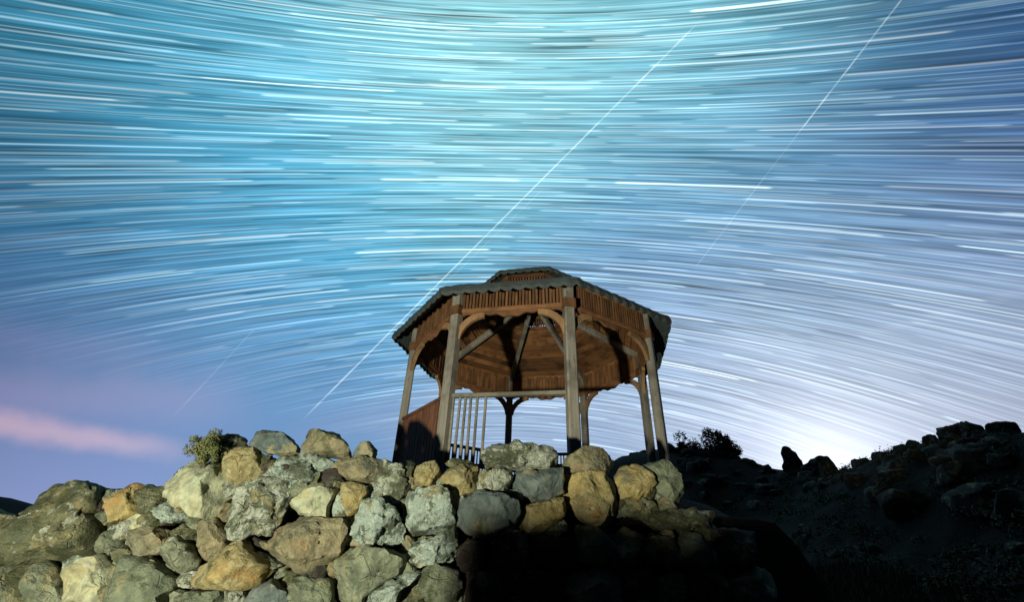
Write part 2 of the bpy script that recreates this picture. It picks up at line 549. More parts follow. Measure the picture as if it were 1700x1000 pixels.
def terrain(X, Y):
    P = np.stack([X, Y, X * 0], -1).reshape(-1, 3)
    x, y = P[:, 0], P[:, 1]
    z = 0.05 * fbm(P * .7, 3, 3) + .22 * fbm(P * .45 + 3.1, 4, 31) * smooth((np.hypot(x, y) - 6) / 4)
    # field to the right climbs slowly
    fr = smooth((x - 1.2) / 2.5)
    z = z + fr * np.maximum(0, np.hypot(x, y) - 4.5) * 0.115 * np.exp(-np.hypot(x, y) / 60)
    # ridge
    d2 = (x[:, None] - CRD[None, :, 0]) ** 2 + (y[:, None] - CRD[None, :, 1]) ** 2
    j = d2.argmin(1)
    dd = np.sqrt(d2[np.arange(len(j)), j])
    side = np.hypot(CRD[j, 0], CRD[j, 1])
    prof = np.exp(-(dd / (0.30 * side)) ** 2)
    rg = CRD[j, 2] * prof + (0.12 * fbm(P * .5, 4, 9) + .10 * fbm(P * 1.9, 3, 5)) * smooth((np.hypot(x, y) - 8) / 8)
    z = np.maximum(z, rg * prof + z * (1 - prof))
    # terrace that carries the gazebo, held by the wall
    wy = 3.78 + 0.06 * x + 0.05 * np.sin(x * 1.3)
    top = 1.42 + .05 * fbm(P * 1.1, 3, 21) - .25 * smooth((-x - 2.2) / 1.2)
    dg = np.hypot(x - GZ[0], y - GZ[1])
    top = np.maximum(top, np.where(dg < 3.2, FLOOR - .12 - .30 * smooth((dg - 2.2) / 1.0), 0))
    right_end = 1 - smooth((x - 2.35) / .9)
    # stays near the wall on the right where the terrace peters out
    back = 1 - smooth((y - 10.5) / 6.0)
    mt = smooth((y - wy - 0.22) / 0.14) * right_end * back
    mt2 = np.where(dg < 2.9, np.maximum(mt, (1 - smooth((dg - 2.35) / .55)) * (y > wy + .3)), mt)
    z = z * (1 - mt2) + np.maximum(top, z) * mt2
    # dark hill far to the left
    hp = at_dist(-8, 820, 60)
    z = z + (hp[2] - .3) * np.exp(-(((x - hp[0]) / 7.5) ** 2 + ((y - hp[1]) / 9) ** 2))
    return z.reshape(X.shape)

def spaced(lo, hi, n, c, fine):
    t = np.linspace(-1, 1, n)
    s = np.sinh(t * fine) / np.sinh(fine)
    return np.where(s < 0, c + s * (c - lo), c + s * (hi - c))
gx = spaced(-700, 700, 300, 0.6, 6.2)
gy = spaced(-300, 900, 320, 4.5, 6.4)
GX, GY = np.meshgrid(gx, gy)
GZm = terrain(GX, GY)
nv = np.stack([GX, GY, GZm], -1).reshape(-1, 3)
W_ = len(gx)
fcs = [(r * W_ + c, r * W_ + c + 1, (r + 1) * W_ + c + 1, (r + 1) * W_ + c) for r in range(len(gy) - 1) for c in range(W_ - 1)]
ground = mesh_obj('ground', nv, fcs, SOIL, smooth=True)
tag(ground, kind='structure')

def ground_z(x, y):
    return float(terrain(np.array([[x]]), np.array([[y]]))[0, 0])

# ------------------------------------------------------------------ rocks
def rock_verts(poly, depth_f, depth_b, seed, N=60, K=17, power=2.8, chips=7, rough=.035, lims=(.66, .90)):
    """poly: outline in the (x, z) plane about its centre; bulges towards -y by depth_f and +y by depth_b"""
    poly = np.asarray(poly, float)
    rr = np.random.RandomState(seed)
    # resample by arc length, slight corner rounding
    q = np.vstack([poly, poly[:1]])
    seg = np.hypot(*(np.diff(q, axis=0).T)); cum = np.r_[0, np.cumsum(seg)]
    t = np.linspace(0, cum[-1], N, endpoint=False)
    ring = np.stack([np.interp(t, cum, q[:, 0]), np.interp(t, cum, q[:, 1])], -1)
    ring = .25 * np.roll(ring, 1, 0) + .5 * ring + .25 * np.roll(ring, -1, 0)
    size = math.sqrt(abs(0.5 * np.sum(ring[:, 0] * np.roll(ring[:, 1], -1) - ring[:, 1] * np.roll(ring[:, 0], -1))))
    vs = [np.array([[0, -depth_f, 0]])]
    for k in range(1, K):
        a = math.pi * k / K
        c, s = math.cos(a), math.sin(a)
        sc = max(0.0, s) ** (2.0 / power)
        dp = np.sign(c) * abs(c) ** (2.0 / power)
        y = -dp * (depth_f if dp > 0 else depth_b)
        vs.append(np.stack([ring[:, 0] * sc, np.full(N, y), ring[:, 1] * sc], -1))
    vs.append(np.array([[0, depth_b, 0]]))
    V = np.vstack(vs)
    # chipped planes on the exposed side
    for _ in range(chips):
        n = np.array([rr.normal() * .75, -abs(rr.normal()) - .30, rr.normal() * .75]); n /= np.linalg.norm(n)
        dmax = (V @ n).max()
        lim = dmax * rr.uniform(*lims)
        ex = V @ n - lim
        V = V - np.outer(np.maximum(ex, 0) * .97, n)
    nr = V / (np.linalg.norm(V, axis=1, keepdims=True) + 1e-6)
    off = rr.uniform(0, 50, 3)
    dsp = fbm(V / size * 2.2 + off, 5, seed % 97, .6) * rough * size * 1.5
    dsp = dsp - np.maximum(0, .22 - np.abs(fbm(V / size * 1.5 + off[::-1], 3, seed % 89))) * rough * size * 4.0
    st_ = V @ np.array([rr.normal() * .3, .2, 1.0]) / size * 4.0       # bedding ledges
    dsp = dsp + (np.abs((st_ + fbm(V / size * 1.2 + off, 2, 5)) % 1.0 - .5) - .25) * rough * size * .9
    V = V + nr * dsp[:, None]
    F = []
    for i in range(N):
        F.append((0, 1 + (i + 1) % N, 1 + i))
    for k in range(K - 2):
        b0 = 1 + k * N; b1 = b0 + N
        for i in range(N):
            j = (i + 1) % N
            F.append((b0 + i, b0 + j, b1 + j, b1 + i))
    last = len(V) - 1; b0 = 1 + (K - 2) * N
    for i in range(N):
        F.append((last, b0 + i, b0 + (i + 1) % N))
    return V, F

def blob_poly(w, h, seed, n=9, jag=.22, flat=.0):
    r_ = random.Random(seed)
    out = []
    for i in range(n):
        a = 2 * math.pi * (i + r_.uniform(-.3, .3)) / n
        k = 1 + r_.uniform(-jag, jag)
        x, z = math.cos(a), math.sin(a)
        e = .7
        x = math.copysign(abs(x) ** e, x); z = math.copysign(abs(z) ** e, z)
        out.append((x * w / 2 * k, z * h / 2 * k))
    return out

# the dry-stone wall, stone by stone: outline in survey points, kind of stone, how far it stands proud, roundness
STONES = [
 ([(-95, 848), (-20, 846), (24, 866), (18, 935), (-40, 946), (-95, 940)], 'm', -.02, 2.8),
 ([(-95, 950), (-8, 944), (20, 962), (4, 1012), (-95, 1015)], 'g', .0, 2.8),
 ([(0,868),(35,835),(60,808),(110,803),(150,808),(152,830),(134,860),(137,890),(120,915),(105,926),(88,945),(60,935),(30,940),(-15,945),(-30,900)], 'm', .02, 2.6),
 ([(150,828),(175,812),(205,802),(222,806),(218,835),(215,848),(190,862),(165,865),(146,855)], 'y', .05, 2.8),
 ([(206,812),(230,802),(256,806),(258,835),(240,848),(215,848),(203,832)], 'm', .06, 2.3),
 ([(135,888),(150,875),(168,878),(170,905),(155,922),(132,926)], 'g', -.06, 3),
 ([(160,918),(175,905),(195,918),(188,940),(175,940)], 'm', -.04, 2.6),
 ([(15,1010),(35,962),(55,930),(72,946),(78,980),(82,1025),(15,1025)], 'g', .05, 2.8),
 ([(92,955),(110,935),(150,924),(160,945),(172,946),(168,965),(152,985),(150,1008),(92,1015)], 'p', .07, 3.2),
 ([(150,1020),(170,960),(200,925),(215,925),(245,935),(280,965),(280,976),(258,990),(262,1020)], 'g', .07, 2.6),
 ([(-25,945),(35,942),(48,950),(35,975),(10,1005),(-25,1005)], 'm', -.03, 2.6),
 ([(78,945),(100,935),(95,960),(88,1000),(80,985)], 'm', -.07, 2.6),
 ([(230,850),(245,840),(280,835),(300,845),(292,860),(260,868),(238,864)], 'w', .0, 3),
 ([(185,880),(195,855),(215,850),(237,862),(228,876),(200,892)], 'p', .0, 2.8),
 ([(188,897),(205,880),(235,870),(264,880),(270,895),(262,918),(225,924),(200,917)], 't', .05, 2.8),
 ([(250,917),(262,895),(285,893),(300,905),(312,930),(306,952),(285,958),(270,946),(255,931)], 'g', .06, 2.4),
 ([(306,900),(312,878),(325,860),(345,860),(358,885),(362,905),(350,925),(330,932),(315,931)], 't', .0, 2.5),
 ([(262,880),(285,866),(308,880),(306,903),(290,895),(272,893)], 'm', -.03, 2.5),
 ([(290,862),(310,848),(320,865),(310,880),(295,876)], 'g', .0, 2.6),
 ([(257,800),(268,785),(285,770),(345,766),(368,785),(384,808),(362,826),(352,850),(340,861),(318,859),(308,841),(295,846),(280,826),(262,821)], 'p', .10, 2.5),
 ([(357,765),(370,745),(395,737),(415,740),(430,755),(438,772),(415,796),(384,806),(362,786)], 'y', .07, 2.6),
 ([(392,737),(399,712),(425,710),(452,712),(470,720),(482,735),(483,752),(462,757),(420,742)], 'b', .03, 3.4),
 ([(484,735),(491,722),(500,706),(545,716),(565,728),(573,742),(572,758),(540,757),(500,749)], 't', .05, 3.4),
 ([(576,752),(590,730),(605,727),(617,740),(612,756),(590,758)], 'b', .0, 2.8),
 ([(448,775),(460,755),(490,755),(510,749),(545,757),(544,780),(530,797),(518,805),(500,795),(475,793),(455,786)], 'w', .0, 2.8),
 ([(465,790),(500,796),(512,806),(490,822),(482,812)], 'm', -.10, 2.6),
 ([(357,856),(365,826),(385,809),(415,796),(440,783),(465,791),(482,811),(480,830),(466,851),(450,880),(430,893),(405,891),(385,876),(370,866)], 'l', .10, 2.6),
 ([(476,838),(500,811),(525,796),(545,793),(556,805),(552,823),(540,841),(537,861),(510,858),(488,851)], 'p', .08, 3.0),
 ([(543,785),(546,760),(590,757),(627,757),(632,775),(617,800),(595,799),(560,791)], 't', .04, 3.6),
 ([(616,792),(632,756),(655,768),(672,780),(677,810),(660,826),(640,824),(620,813)], 'l', .03, 3.0),
 ([(561,851),(561,801),(590,798),(606,812),(600,831),(585,849),(570,856)], 'y', .05, 3.0),
 ([(541,846),(549,828),(559,845),(559,862),(541,862)], 'g', -.05, 3.0),
 ([(431,906),(445,886),(475,866),(490,851),(515,858),(566,860),(576,887),(563,912),(550,937),(540,951),(500,956),(465,951),(450,936),(435,921)], 't', .10, 2.8),
 ([(305,956),(325,940),(345,930),(370,905),(388,879),(400,898),(407,916),(440,945),(443,955),(420,971),(395,979),(345,979),(305,979)], 'y', .10, 2.7),
 ([(386,880),(405,888),(430,905),(432,922),(408,912)], 'd', -.05, 2.6),
 ([(407,914),(430,922),(454,940),(440,948)], 'l', .0, 2.6),
 ([(440,962),(500,958),(540,963),(547,1020),(478,1020),(452,985)], 'g', .04, 2.7),
 ([(398,988),(440,964),(470,985),(478,1022),(398,1022)], 'b', .06, 2.7),
 ([(280,992),(300,985),(356,982),(352,1022),(266,1022)], 'g', .06, 2.9),
 ([(356,986),(396,981),(400,1022),(354,1022)], 'l', .0, 2.8),
 ([(574,917),(582,872),(595,845),(610,826),(630,830),(655,845),(666,880),(661,906),(635,911),(600,906)], 'w', .08, 2.8),
 ([(661,862),(665,826),(690,812),(745,812),(753,840),(751,876),(725,886),(700,891),(685,891),(672,881)], 'w', .08, 2.9),
 ([(663,906),(700,894),(751,880),(758,936),(720,942),(700,936)], 'w', .04, 2.9),
 ([(545,942),(565,916),(595,906),(640,915),(667,930),(652,955),(602,986),(592,1022),(558,1022),(546,972)], 'g', .08, 2.6),
 ([(600,992),(650,956),(680,945),(702,950),(660,985),(645,1022),(598,1022)], 'w', .06, 2.7),
 ([(657,926),(680,914),(702,926),(716,938),(690,946)], 'l', .0, 2.7),
 ([(678,782),(690,770),(722,764),(728,785),(722,804),(694,809),(686,791)], 'y', .05, 3.2),
 ([(655,771),(672,759),(686,768),(679,790),(688,816),(676,816)], 'm', .0, 2.6),
 ([(727,794),(745,772),(780,769),(791,775),(791,800),(789,816),(760,821),(745,811)], 'y', .06, 2.9),
 ([(733,766),(752,758),(775,760),(791,768),(750,773)], 'm', .0, 2.8),
 ([(790,778),(846,777),(849,795),(840,813),(800,816),(789,811)], 'l', .03, 3.4),
 ([(804,747),(815,733),(860,732),(905,738),(925,752),(929,770),(920,779),(870,777),(830,775),(807,773)], 'l', .08, 3.0),
 ([(848,781),(931,780),(933,820),(905,829),(870,839),(851,816)], 'b', .05, 3.6),
 ([(754,846),(770,832),(800,818),(830,820),(859,836),(862,851),(851,881),(820,891),(775,886),(757,871)], 'b', .09, 2.9),
 ([(861,871),(868,846),(895,830),(932,825),(944,845),(932,866),(905,881),(880,893)], 'y', .08, 2.8),
 ([(931,784),(945,756),(970,742),(1000,745),(1030,765),(1033,776),(1010,784),(980,782)], 't', .07, 2.8),
 ([(934,791),(975,783),(1010,785),(1023,800),(1029,840),(1016,873),(990,871),(960,856),(938,841)], 'y', .10, 2.8),
 ([(1024,792),(1040,770),(1060,772),(1086,785),(1097,815),(1080,828),(1030,828)], 'y', .07, 2.8),
 ([(1064,771),(1110,764),(1131,785),(1141,820),(1132,857),(1120,832),(1090,810),(1082,786)], 'g', .05, 2.8),
 ([(1033,831),(1080,829),(1100,850),(1096,872),(1050,857),(1034,850)], 'm', .05, 2.8),
 ([(1088,832),(1120,815),(1131,840),(1126,861),(1100,851)], 't', .05, 2.8),
 ([(1075,862),(1100,851),(1150,845),(1190,850),(1198,884),(1160,872),(1120,880),(1090,877)], 'm', .06, 2.6),
]
STONES.append(([(332, 750), (340, 727), (362, 716), (388, 717), (393, 735), (377, 750), (357, 763), (337, 759)], 'm', .0, 2.6))
# lower right courses; darker stone kinds deepen the shade here
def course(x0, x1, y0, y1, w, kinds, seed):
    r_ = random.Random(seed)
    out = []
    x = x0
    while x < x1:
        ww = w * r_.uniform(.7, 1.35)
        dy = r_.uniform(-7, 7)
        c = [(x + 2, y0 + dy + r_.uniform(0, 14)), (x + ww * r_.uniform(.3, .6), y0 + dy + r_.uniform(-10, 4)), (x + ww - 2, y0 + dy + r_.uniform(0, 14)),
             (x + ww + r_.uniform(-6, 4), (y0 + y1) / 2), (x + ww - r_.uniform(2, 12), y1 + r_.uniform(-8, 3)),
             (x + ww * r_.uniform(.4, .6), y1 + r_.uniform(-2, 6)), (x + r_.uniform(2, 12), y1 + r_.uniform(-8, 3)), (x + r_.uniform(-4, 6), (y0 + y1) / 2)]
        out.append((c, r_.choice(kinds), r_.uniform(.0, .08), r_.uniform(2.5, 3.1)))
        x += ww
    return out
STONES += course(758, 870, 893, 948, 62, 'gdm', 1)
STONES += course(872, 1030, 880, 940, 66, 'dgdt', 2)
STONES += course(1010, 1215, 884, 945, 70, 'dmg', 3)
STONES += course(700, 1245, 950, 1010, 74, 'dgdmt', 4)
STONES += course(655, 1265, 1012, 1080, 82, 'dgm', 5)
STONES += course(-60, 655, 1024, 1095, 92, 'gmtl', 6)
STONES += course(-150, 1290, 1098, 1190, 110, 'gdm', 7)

wall = empty('stone_wall', (0, 3.8, 0))
tag(wall, 'dry-stone wall of big lichened rubble stones below the gazebo', 'wall')
def on_wall(u, v):
    r = ray(u, v)
    k = 3.8
    for _ in range(12):
        x = r[0] * k; z = EYE + r[2] * k
        yw = wall_y(x) + 0.10 * (z - 1.0)
        k = yw / r[1]
    return np.array([r[0] * k, r[1] * k, EYE + r[2] * k])
for si, (poly, kind, proud, pw) in enumerate(STONES):
    P3 = np.array([on_wall(u, v) for u, v in poly])
    c = P3.mean(0)
    pl = np.stack([P3[:, 0] - c[0], P3[:, 2] - c[2]], -1) * 1.06
    # orientation: outline must run one way round
    ar = np.sum(pl[:, 0] * np.roll(pl[:, 1], -1) - pl[:, 1] * np.roll(pl[:, 0], -1))
    if ar < 0: pl = pl[::-1]
    size = math.sqrt(abs(ar) / 2)
    V, F = rock_verts(pl, size * .42 + .03, max(.16, size * .5), 100 + si, N=92 if si < 65 else 50, K=25 if si < 65 else 14, power=pw + .6, chips=13, lims=(.62, .90), rough=.066 if kind in 'wlm' else .043)
    o = mesh_obj('stone', V, F, STONE[kind], wall, smooth=True, sharp=38)
    o.location = (c[0], c[1] - proud * .7 - 3.8 + .12, c[2])
# small chinking stones in the joints, set back
TOPL = np.array([(0, 850), (60, 825), (256, 822), (262, 800), (290, 785), (350, 780), (375, 765), (400, 755), (480, 760), (570, 765), (612, 770), (640, 785),
                 (730, 790), (800, 795), (815, 775), (930, 790), (960, 775), (1020, 785), (1060, 795), (1115, 795), (1140, 850), (1200, 880)], float)
for i in range(240):
    u = rnd.uniform(5, 1190)
    t0 = np.interp(u, TOPL[:, 0], TOPL[:, 1])
    v = t0 + rnd.random() * (1010 - t0) if i > 110 else t0 + rnd.uniform(0, 55)
    c = on_wall(u, v)
    V, F = rock_verts(blob_poly(rnd.uniform(.10, .26), rnd.uniform(.08, .19), 900 + i), .08, .12, 900 + i, N=26, K=10, rough=.07, power=3.6, chips=9)
    o = mesh_obj('chinking_stone', V, F, STONE[rnd.choice('gmtldw')], wall, smooth=True, sharp=30)
    o.location = (c[0], c[1] - 3.8 + rnd.uniform(.10, .26), c[2])

# ------------------------------------------------------------------ gazebo
RP = 2.0                                       # posts
PHI = 3.3211
gz = empty('gazebo', (GZ[0], GZ[1], FLOOR - .14))
tag(gz, 'octagonal wooden gazebo with dark scalloped roof and small raised cupola', 'gazebo')
Z0 = FLOOR - .14
def ring(rad, z, i):
    a = PHI + i * math.pi / 4
    return Vector((rad * math.cos(a), rad * math.sin(a), z + EYE - Z0))
# z below are heights above the eye, as surveyed
def prism8(name, r0, r1, z0, z1, mat, parent):
    vs = [ring(r0, z0, i) for i in range(8)] + [ring(r1, z1, i) for i in range(8)]
    fs = [(i, (i + 1) % 8, 8 + (i + 1) % 8, 8 + i) for i in range(8)] + [tuple(range(7, -1, -1)), tuple(range(8, 16))]
    return mesh_obj(name, vs, fs, mat, parent)
prism8('floor_platform', 2.25, 2.22, .42, .70, RAILW, gz)
Z_B, Z_T = 2.81, 3.26                           # frieze
def tang(i):
    return (ring(1, 0, i + 1) - ring(1, 0, i)).normalized()
A_, B_, C_, D_, E_, G_, F_, H_ = range(8)
for i in range(8):
    rad = Vector((math.cos(PHI + i * math.pi / 4), math.sin(PHI + i * math.pi / 4), 0))
    jx = Vector((rnd.uniform(-.012, .012), rnd.uniform(-.012, .012), 0))
    w = .135 if i in (B_, C_) else .12
    p = beam('post', ring(RP, .70, i) + jx, ring(RP, Z_T - .02, i), w, w, POSTW, gz, up=rad, bev=.016)
    # collar block where the braces spring
    beam('post_cap', ring(RP, Z_B - .03, i), ring(RP, Z_B + .10, i), w + .035, w + .035, FRIEZE, p, up=rad, bev=.01)
    # curved braces to either side
    for s in (-1, 1):
        j = (i + s) % 8
        t = (ring(RP, 0, j) - ring(RP, 0, i)).normalized()
        nrm = t.cross(Vector((0, 0, 1)))
        bm = bmesh.new()
        prev = None
        n = 9
        for k in range(n + 1):
            th = k / n * math.pi / 2
            L, Hh = .35, .34
            # quarter ellipse, hollow side towards the opening
            cx_ = .05 + L * (1 - math.cos(th)); cz_ = -Hh * (1 - math.sin(th))
            d = Vector((L * math.sin(th), Hh * math.cos(th)))
            d.normalize()
            wdt = .033 * (1.0 + .35 * math.sin(th * 2))
            q = [Vector((cx_ - d.y * wdt, cz_ + d.x * wdt)), Vector((cx_ + d.y * wdt, cz_ - d.x * wdt))]
            vs = []
            for qq in q:
                for yy in (-.026, .026):
                    vs.append(bm.verts.new(ring(RP, Z_B - .015, i) + t * qq.x + Vector((0, 0, qq.y - .03)) + nrm * yy))
            if prev:
                for (a, b) in ((0, 1), (1, 3), (3, 2), (2, 0)):
                    bm.faces.new((prev[a], prev[b], vs[b], vs[a]))
            else:
                bm.faces.new((vs[0], vs[1], vs[3], vs[2]))
            prev = vs
        bm.faces.new((prev[0], prev[2], prev[3], prev[1]))
        bm_obj('curved_brace', bm, BRACK, gz)

slat_mesh = {}
def slat(parent, p, w, d, h, mat, rz, tilt, name='slat'):
    key = (name, round(w, 3), round(d, 3), round(h, 3), mat.name)
    me = slat_mesh.get(key)
    if me is None:
        bm = bmesh.new()
        beam_bm(bm, (0, 0, 0), (0, 0, h), w, d, up=(0, 1, 0), bev=min(w, d) * .2)
        bmesh.ops.recalc_face_normals(bm, faces=bm.faces)
        me = bpy.data.meshes.new(name)
        bm.to_mesh(me); bm.free()
        me.materials.append(mat)
        slat_mesh[key] = me
    o = bpy.data.objects.new(name, me)
    o.location = p
    o.rotation_euler = (0, tilt, rz)
    return link(o, parent)

for i in range(8):
    a, b = ring(RP, 0, i), ring(RP, 0, i + 1)
    t = (b - a).normalized(); nrm = Vector((t.y, -t.x, 0))
    if nrm.dot(a + b) < 0: nrm = -nrm
    L = (b - a).length
    zz = Vector((0, 0, 1))
    e = .07
    lo = beam('frieze_rail', a + zz * (Z_B + .035) + t * e, b + zz * (Z_B + .035) - t * e, .07, .06, BEAMW, gz, bev=.008)
    beam('plate_beam', a + zz * (Z_T - .04) + t * e, b + zz * (Z_T - .04) - t * e, .09, .09, WOOD_H, gz, bev=.008)
    rz = math.atan2(t.y, t.x)
    n = 30
    for k in range(n):
        f = (k + .5) / n
        p = a + t * (e + (L - 2 * e) * f) + zz * (Z_B + .06) + nrm * (.012 + rnd.uniform(-.004, .004))
        slat(lo, p, .034, .020, Z_T - Z_B - .14, FRIEZE, rz, rnd.uniform(-.02, .02))
    # backing behind the slats, then the wavy valance under the rail
    vs = []; fs = []
    nn = 41
    for k in range(nn):
        f = k / (nn - 1)
        # hollow over each brace and a pendent belly in the middle
        dep = .03 + .055 * math.exp(-((f - .5) / .13) ** 2) + .012 * math.cos(f * math.pi * 14)
        p = a + t * (e + (L - 2 * e) * f)
        for yy in (.016, -.016):
            vs.append(p + nrm * yy + zz * (Z_B + .004)); vs.append(p + nrm * yy + zz * (Z_B - dep))
    for k in range(nn - 1):
        q = k * 4; r_ = q + 4
        fs += [(q, q + 1, r_ + 1, r_), (q + 2, r_ + 2, r_ + 3, q + 3), (q + 1, q + 3, r_ + 3, r_ + 1), (q, r_, r_ + 2, q + 2)]
    fs += [(0, 2, 3, 1), (len(vs) - 4, len(vs) - 3, len(vs) - 1, len(vs) - 2)]
    mesh_obj('valance', vs, fs, BEAMW, gz)
    # upright boards lining the inside of the frieze
    nbk = 22
    for k in range(nbk):
        f = (k + .5) / nbk
        p = a + t * (e + (L - 2 * e) * f) + zz * (Z_B + .05) - nrm * (.030 + rnd.uniform(0, .012))
        slat(lo, p, (L - 2 * e) / nbk * .97, .016, Z_T - Z_B - .10, WOOD, rz, rnd.uniform(-.008, .008), 'lining_board')

# roof: eight sheets, each with its own scalloped drip edge; cupola on top
RE, ZE = 2.36, 3.03
RC, ZC = .86, 3.85
def roof_sheet(i, r0, z0, r1, z1, th, parent, name, rmid=None):
    vs = []; fs = []
    stations = [(r0, z0)] + ([rmid] if rmid else []) + [(r1, z1)]
    nn = 13
    for (r_, z_) in stations:
        for k in range(nn):
            f = k / (nn - 1)
            p = ring(r_, z_, i).lerp(ring(r_, z_, i + 1), f)
            sag = .012 * math.sin(f * math.pi) + .006 * math.cos(f * 40)
            vs.append(p + Vector((0, 0, th - sag)))
    base = len(vs)
    vs += [Vector((v.x, v.y, v.z - th)) for v in vs]
    S = len(stations)
    for s in range(S - 1):
        for k in range(nn - 1):
            q = s * nn + k
            fs.append((q, q + 1, q + nn + 1, q + nn)); fs.append((base + q, base + q + nn, base + q + nn + 1, base + q + 1))
    for k in range(nn - 1):
        fs.append((k, base + k, base + k + 1, k + 1))
        q = (S - 1) * nn + k
        fs.append((q, q + 1, base + q + 1, base + q))
    for s in range(S - 1):
        q = s * nn
        fs.append((q, q + nn, base + q + nn, base + q)); q += nn - 1
        fs.append((q, base + q, base + q + nn, q + nn))
    return mesh_obj(name, vs, fs, ROOF, parent)
def drip_edge(i, r, z_top, drop, amp, waves, parent, seed):
    r_ = random.Random(seed)
    vs = []; fs = []
    nn = waves * 8 + 1
    hs = [r_.uniform(.6, 1.5) for _ in range(waves + 2)]
    for k in range(nn):
        f = k / (nn - 1)
        p = ring(r, z_top, i).lerp(ring(r, z_top, i + 1), f)
        out = Vector((p.x, p.y, 0)).normalized()
        ph = f * waves
        w = drop + amp * hs[int(ph)] * abs(math.sin(ph * math.pi)) - .010 * math.sin(f * math.pi)
        buck = out * (.004 * math.sin(ph * 2 * math.pi) + .010 * (hs[int(ph)] - 1))
        for yy in (.0, -.014):
            vs.append(p + out * yy + buck + Vector((0, 0, .02)))
            vs.append(p + out * (yy + .015) + buck * 1.3 - Vector((0, 0, w * .6)))
            vs.append(p + out * (yy - .005) + buck * 1.6 - Vector((0, 0, w)))
    for k in range(nn - 1):
        q = k * 6; s = q + 6
        fs += [(q, q + 1, s + 1, s), (q + 1, q + 2, s + 2, s + 1), (q + 3, s + 3, s + 4, q + 4), (q + 4, s + 4, s + 5, q + 5), (q + 2, q + 5, s + 5, s + 2), (q, s, s + 3, q + 3)]
    return mesh_obj('drip_edge', vs, fs, ROOF, parent, smooth=False)
for i in range(8):
    rs = roof_sheet(i, RE, ZE, RC - .06, ZC, .014, gz, 'roof_sheet', rmid=(2.0, ZE + .255))
    drip_edge(i, RE + .004, ZE + .0, .075, .034, 11, rs, 40 + i)
    # hip cap along the seam
    beam('hip_cap', ring(RE - .01, ZE + .02, i), ring(RC, ZC + .02, i), .12, .025, ROOF, rs)
# ceiling: boards between rafters
for i in range(8):
    rf = beam('rafter', ring(RP - .06, Z_T - .10, i), ring(.20, ZC + .10, i), .075, .11, POSTW, gz, bev=.01)
    nb = 10
    for k in range(nb):
        f0, f1 = k / nb, (k + .90) / nb
        r0, z0 = 1.95 + (.82 - 1.95) * f0, 3.235 + (ZC - .06 - 3.235) * f0
        r1, z1 = 1.95 + (.82 - 1.95) * f1, 3.235 + (ZC - .06 - 3.235) * f1
        dz = rnd.uniform(-.012, .012)
        vs = [ring(r0, z0 + dz, i), ring(r0, z0 + dz, i + 1), ring(r1, z1 + dz, i + 1), ring(r1, z1 + dz, i)]
        vs += [v + Vector((0, 0, .02)) for v in vs]
        c = sum(vs, Vector()) / 8
        ang = math.atan2((vs[1] - vs[0]).y, (vs[1] - vs[0]).x)
        rot = Matrix.Rotation(-ang, 3, 'Z')
        o = mesh_obj('ceiling_board', [rot @ (v - c) for v in vs], [(3, 2, 1, 0), (4, 5, 6, 7), (0, 1, 5, 4), (1, 2, 6, 5), (2, 3, 7, 6), (3, 0, 4, 7)], WOOD_H, gz)
        o.location = c; o.rotation_euler = (0, 0, ang)
# cupola
ZK = 4.06
for i in range(8):
    a, b = ring(RC - .04, 0, i), ring(RC - .04, 0, i + 1)
    t = (b - a).normalized(); zz = Vector((0, 0, 1))
    rl = beam('cupola_rail', a + zz * (ZC - .02), b + zz * (ZC - .02), .06, .06, WOOD_H, gz)
    beam('cupola_rail', a + zz * (ZK + .02), b + zz * (ZK + .02), .06, .05, WOOD_H, gz)
    n = 13
    for k in range(n):
        f = (k + .5) / n
        slat(rl, a.lerp(b, f) + zz * (ZC + .01), .028, .02, ZK - ZC, PANELW, math.atan2(t.y, t.x), 0.0)
    rs = roof_sheet(i, 1.08, ZK - .01, .03, 4.42, .025, gz, 'cupola_roof_sheet')
    drip_edge(i, 1.084, ZK + .0, .045, .02, 6, rs, 80 + i)

# railings
def railing(i, z_top, bars, w, d, matr, name='railing', z_low=.82, gaps=None):
    a, b = ring(RP, 0, i), ring(RP, 0, i + 1)
    t = (b - a).normalized(); L = (b - a).length; zz = Vector((0, 0, 1))
    top = beam('handrail', a + zz * z_top + t * .06, b + zz * z_top - t * .06, .075, .05, matr, gz, bev=.008)
    beam('bottom_rail', a + zz * z_low + t * .06, b + zz * z_low - t * .06, .05, .05, matr, top, bev=.006)
    for f in bars:
        slat(top, a + t * (L * f) + zz * z_low, w, d, z_top - z_low - .01, matr, math.atan2(t.y, t.x), rnd.uniform(-.012, .012), 'baluster')
railing(B_, 1.65, [.055, .10, .15, .20, .25, .315], .030, .03, RAILW)
railing(F_, 1.65, [(k + .7) / 24 for k in range(24)], .022, .022, POSTW)
railing(G_, 1.65, [(k + .7) / 24 for k in range(24)], .022, .022, POSTW)
# solid board parapet between the two left-hand posts
a, b = ring(RP, 0, A_), ring(RP, 0, B_)
t = (b - a).normalized(); L = (b - a).length; zz = Vector((0, 0, 1))
par = beam('parapet_rail', a + zz * 1.66 + t * .06, b + zz * 1.66 - t * .06, .07, .045, PANELW, gz, bev=.008)
nb = 14
for k in range(nb):
    f = (k + .5) / nb
    slat(par, a + t * (.07 + (L - .14) * f) + zz * .72, (L - .14) / nb * .93, .022, .92, PANELW, math.atan2(t.y, t.x), rnd.uniform(-.006, .006), 'board')

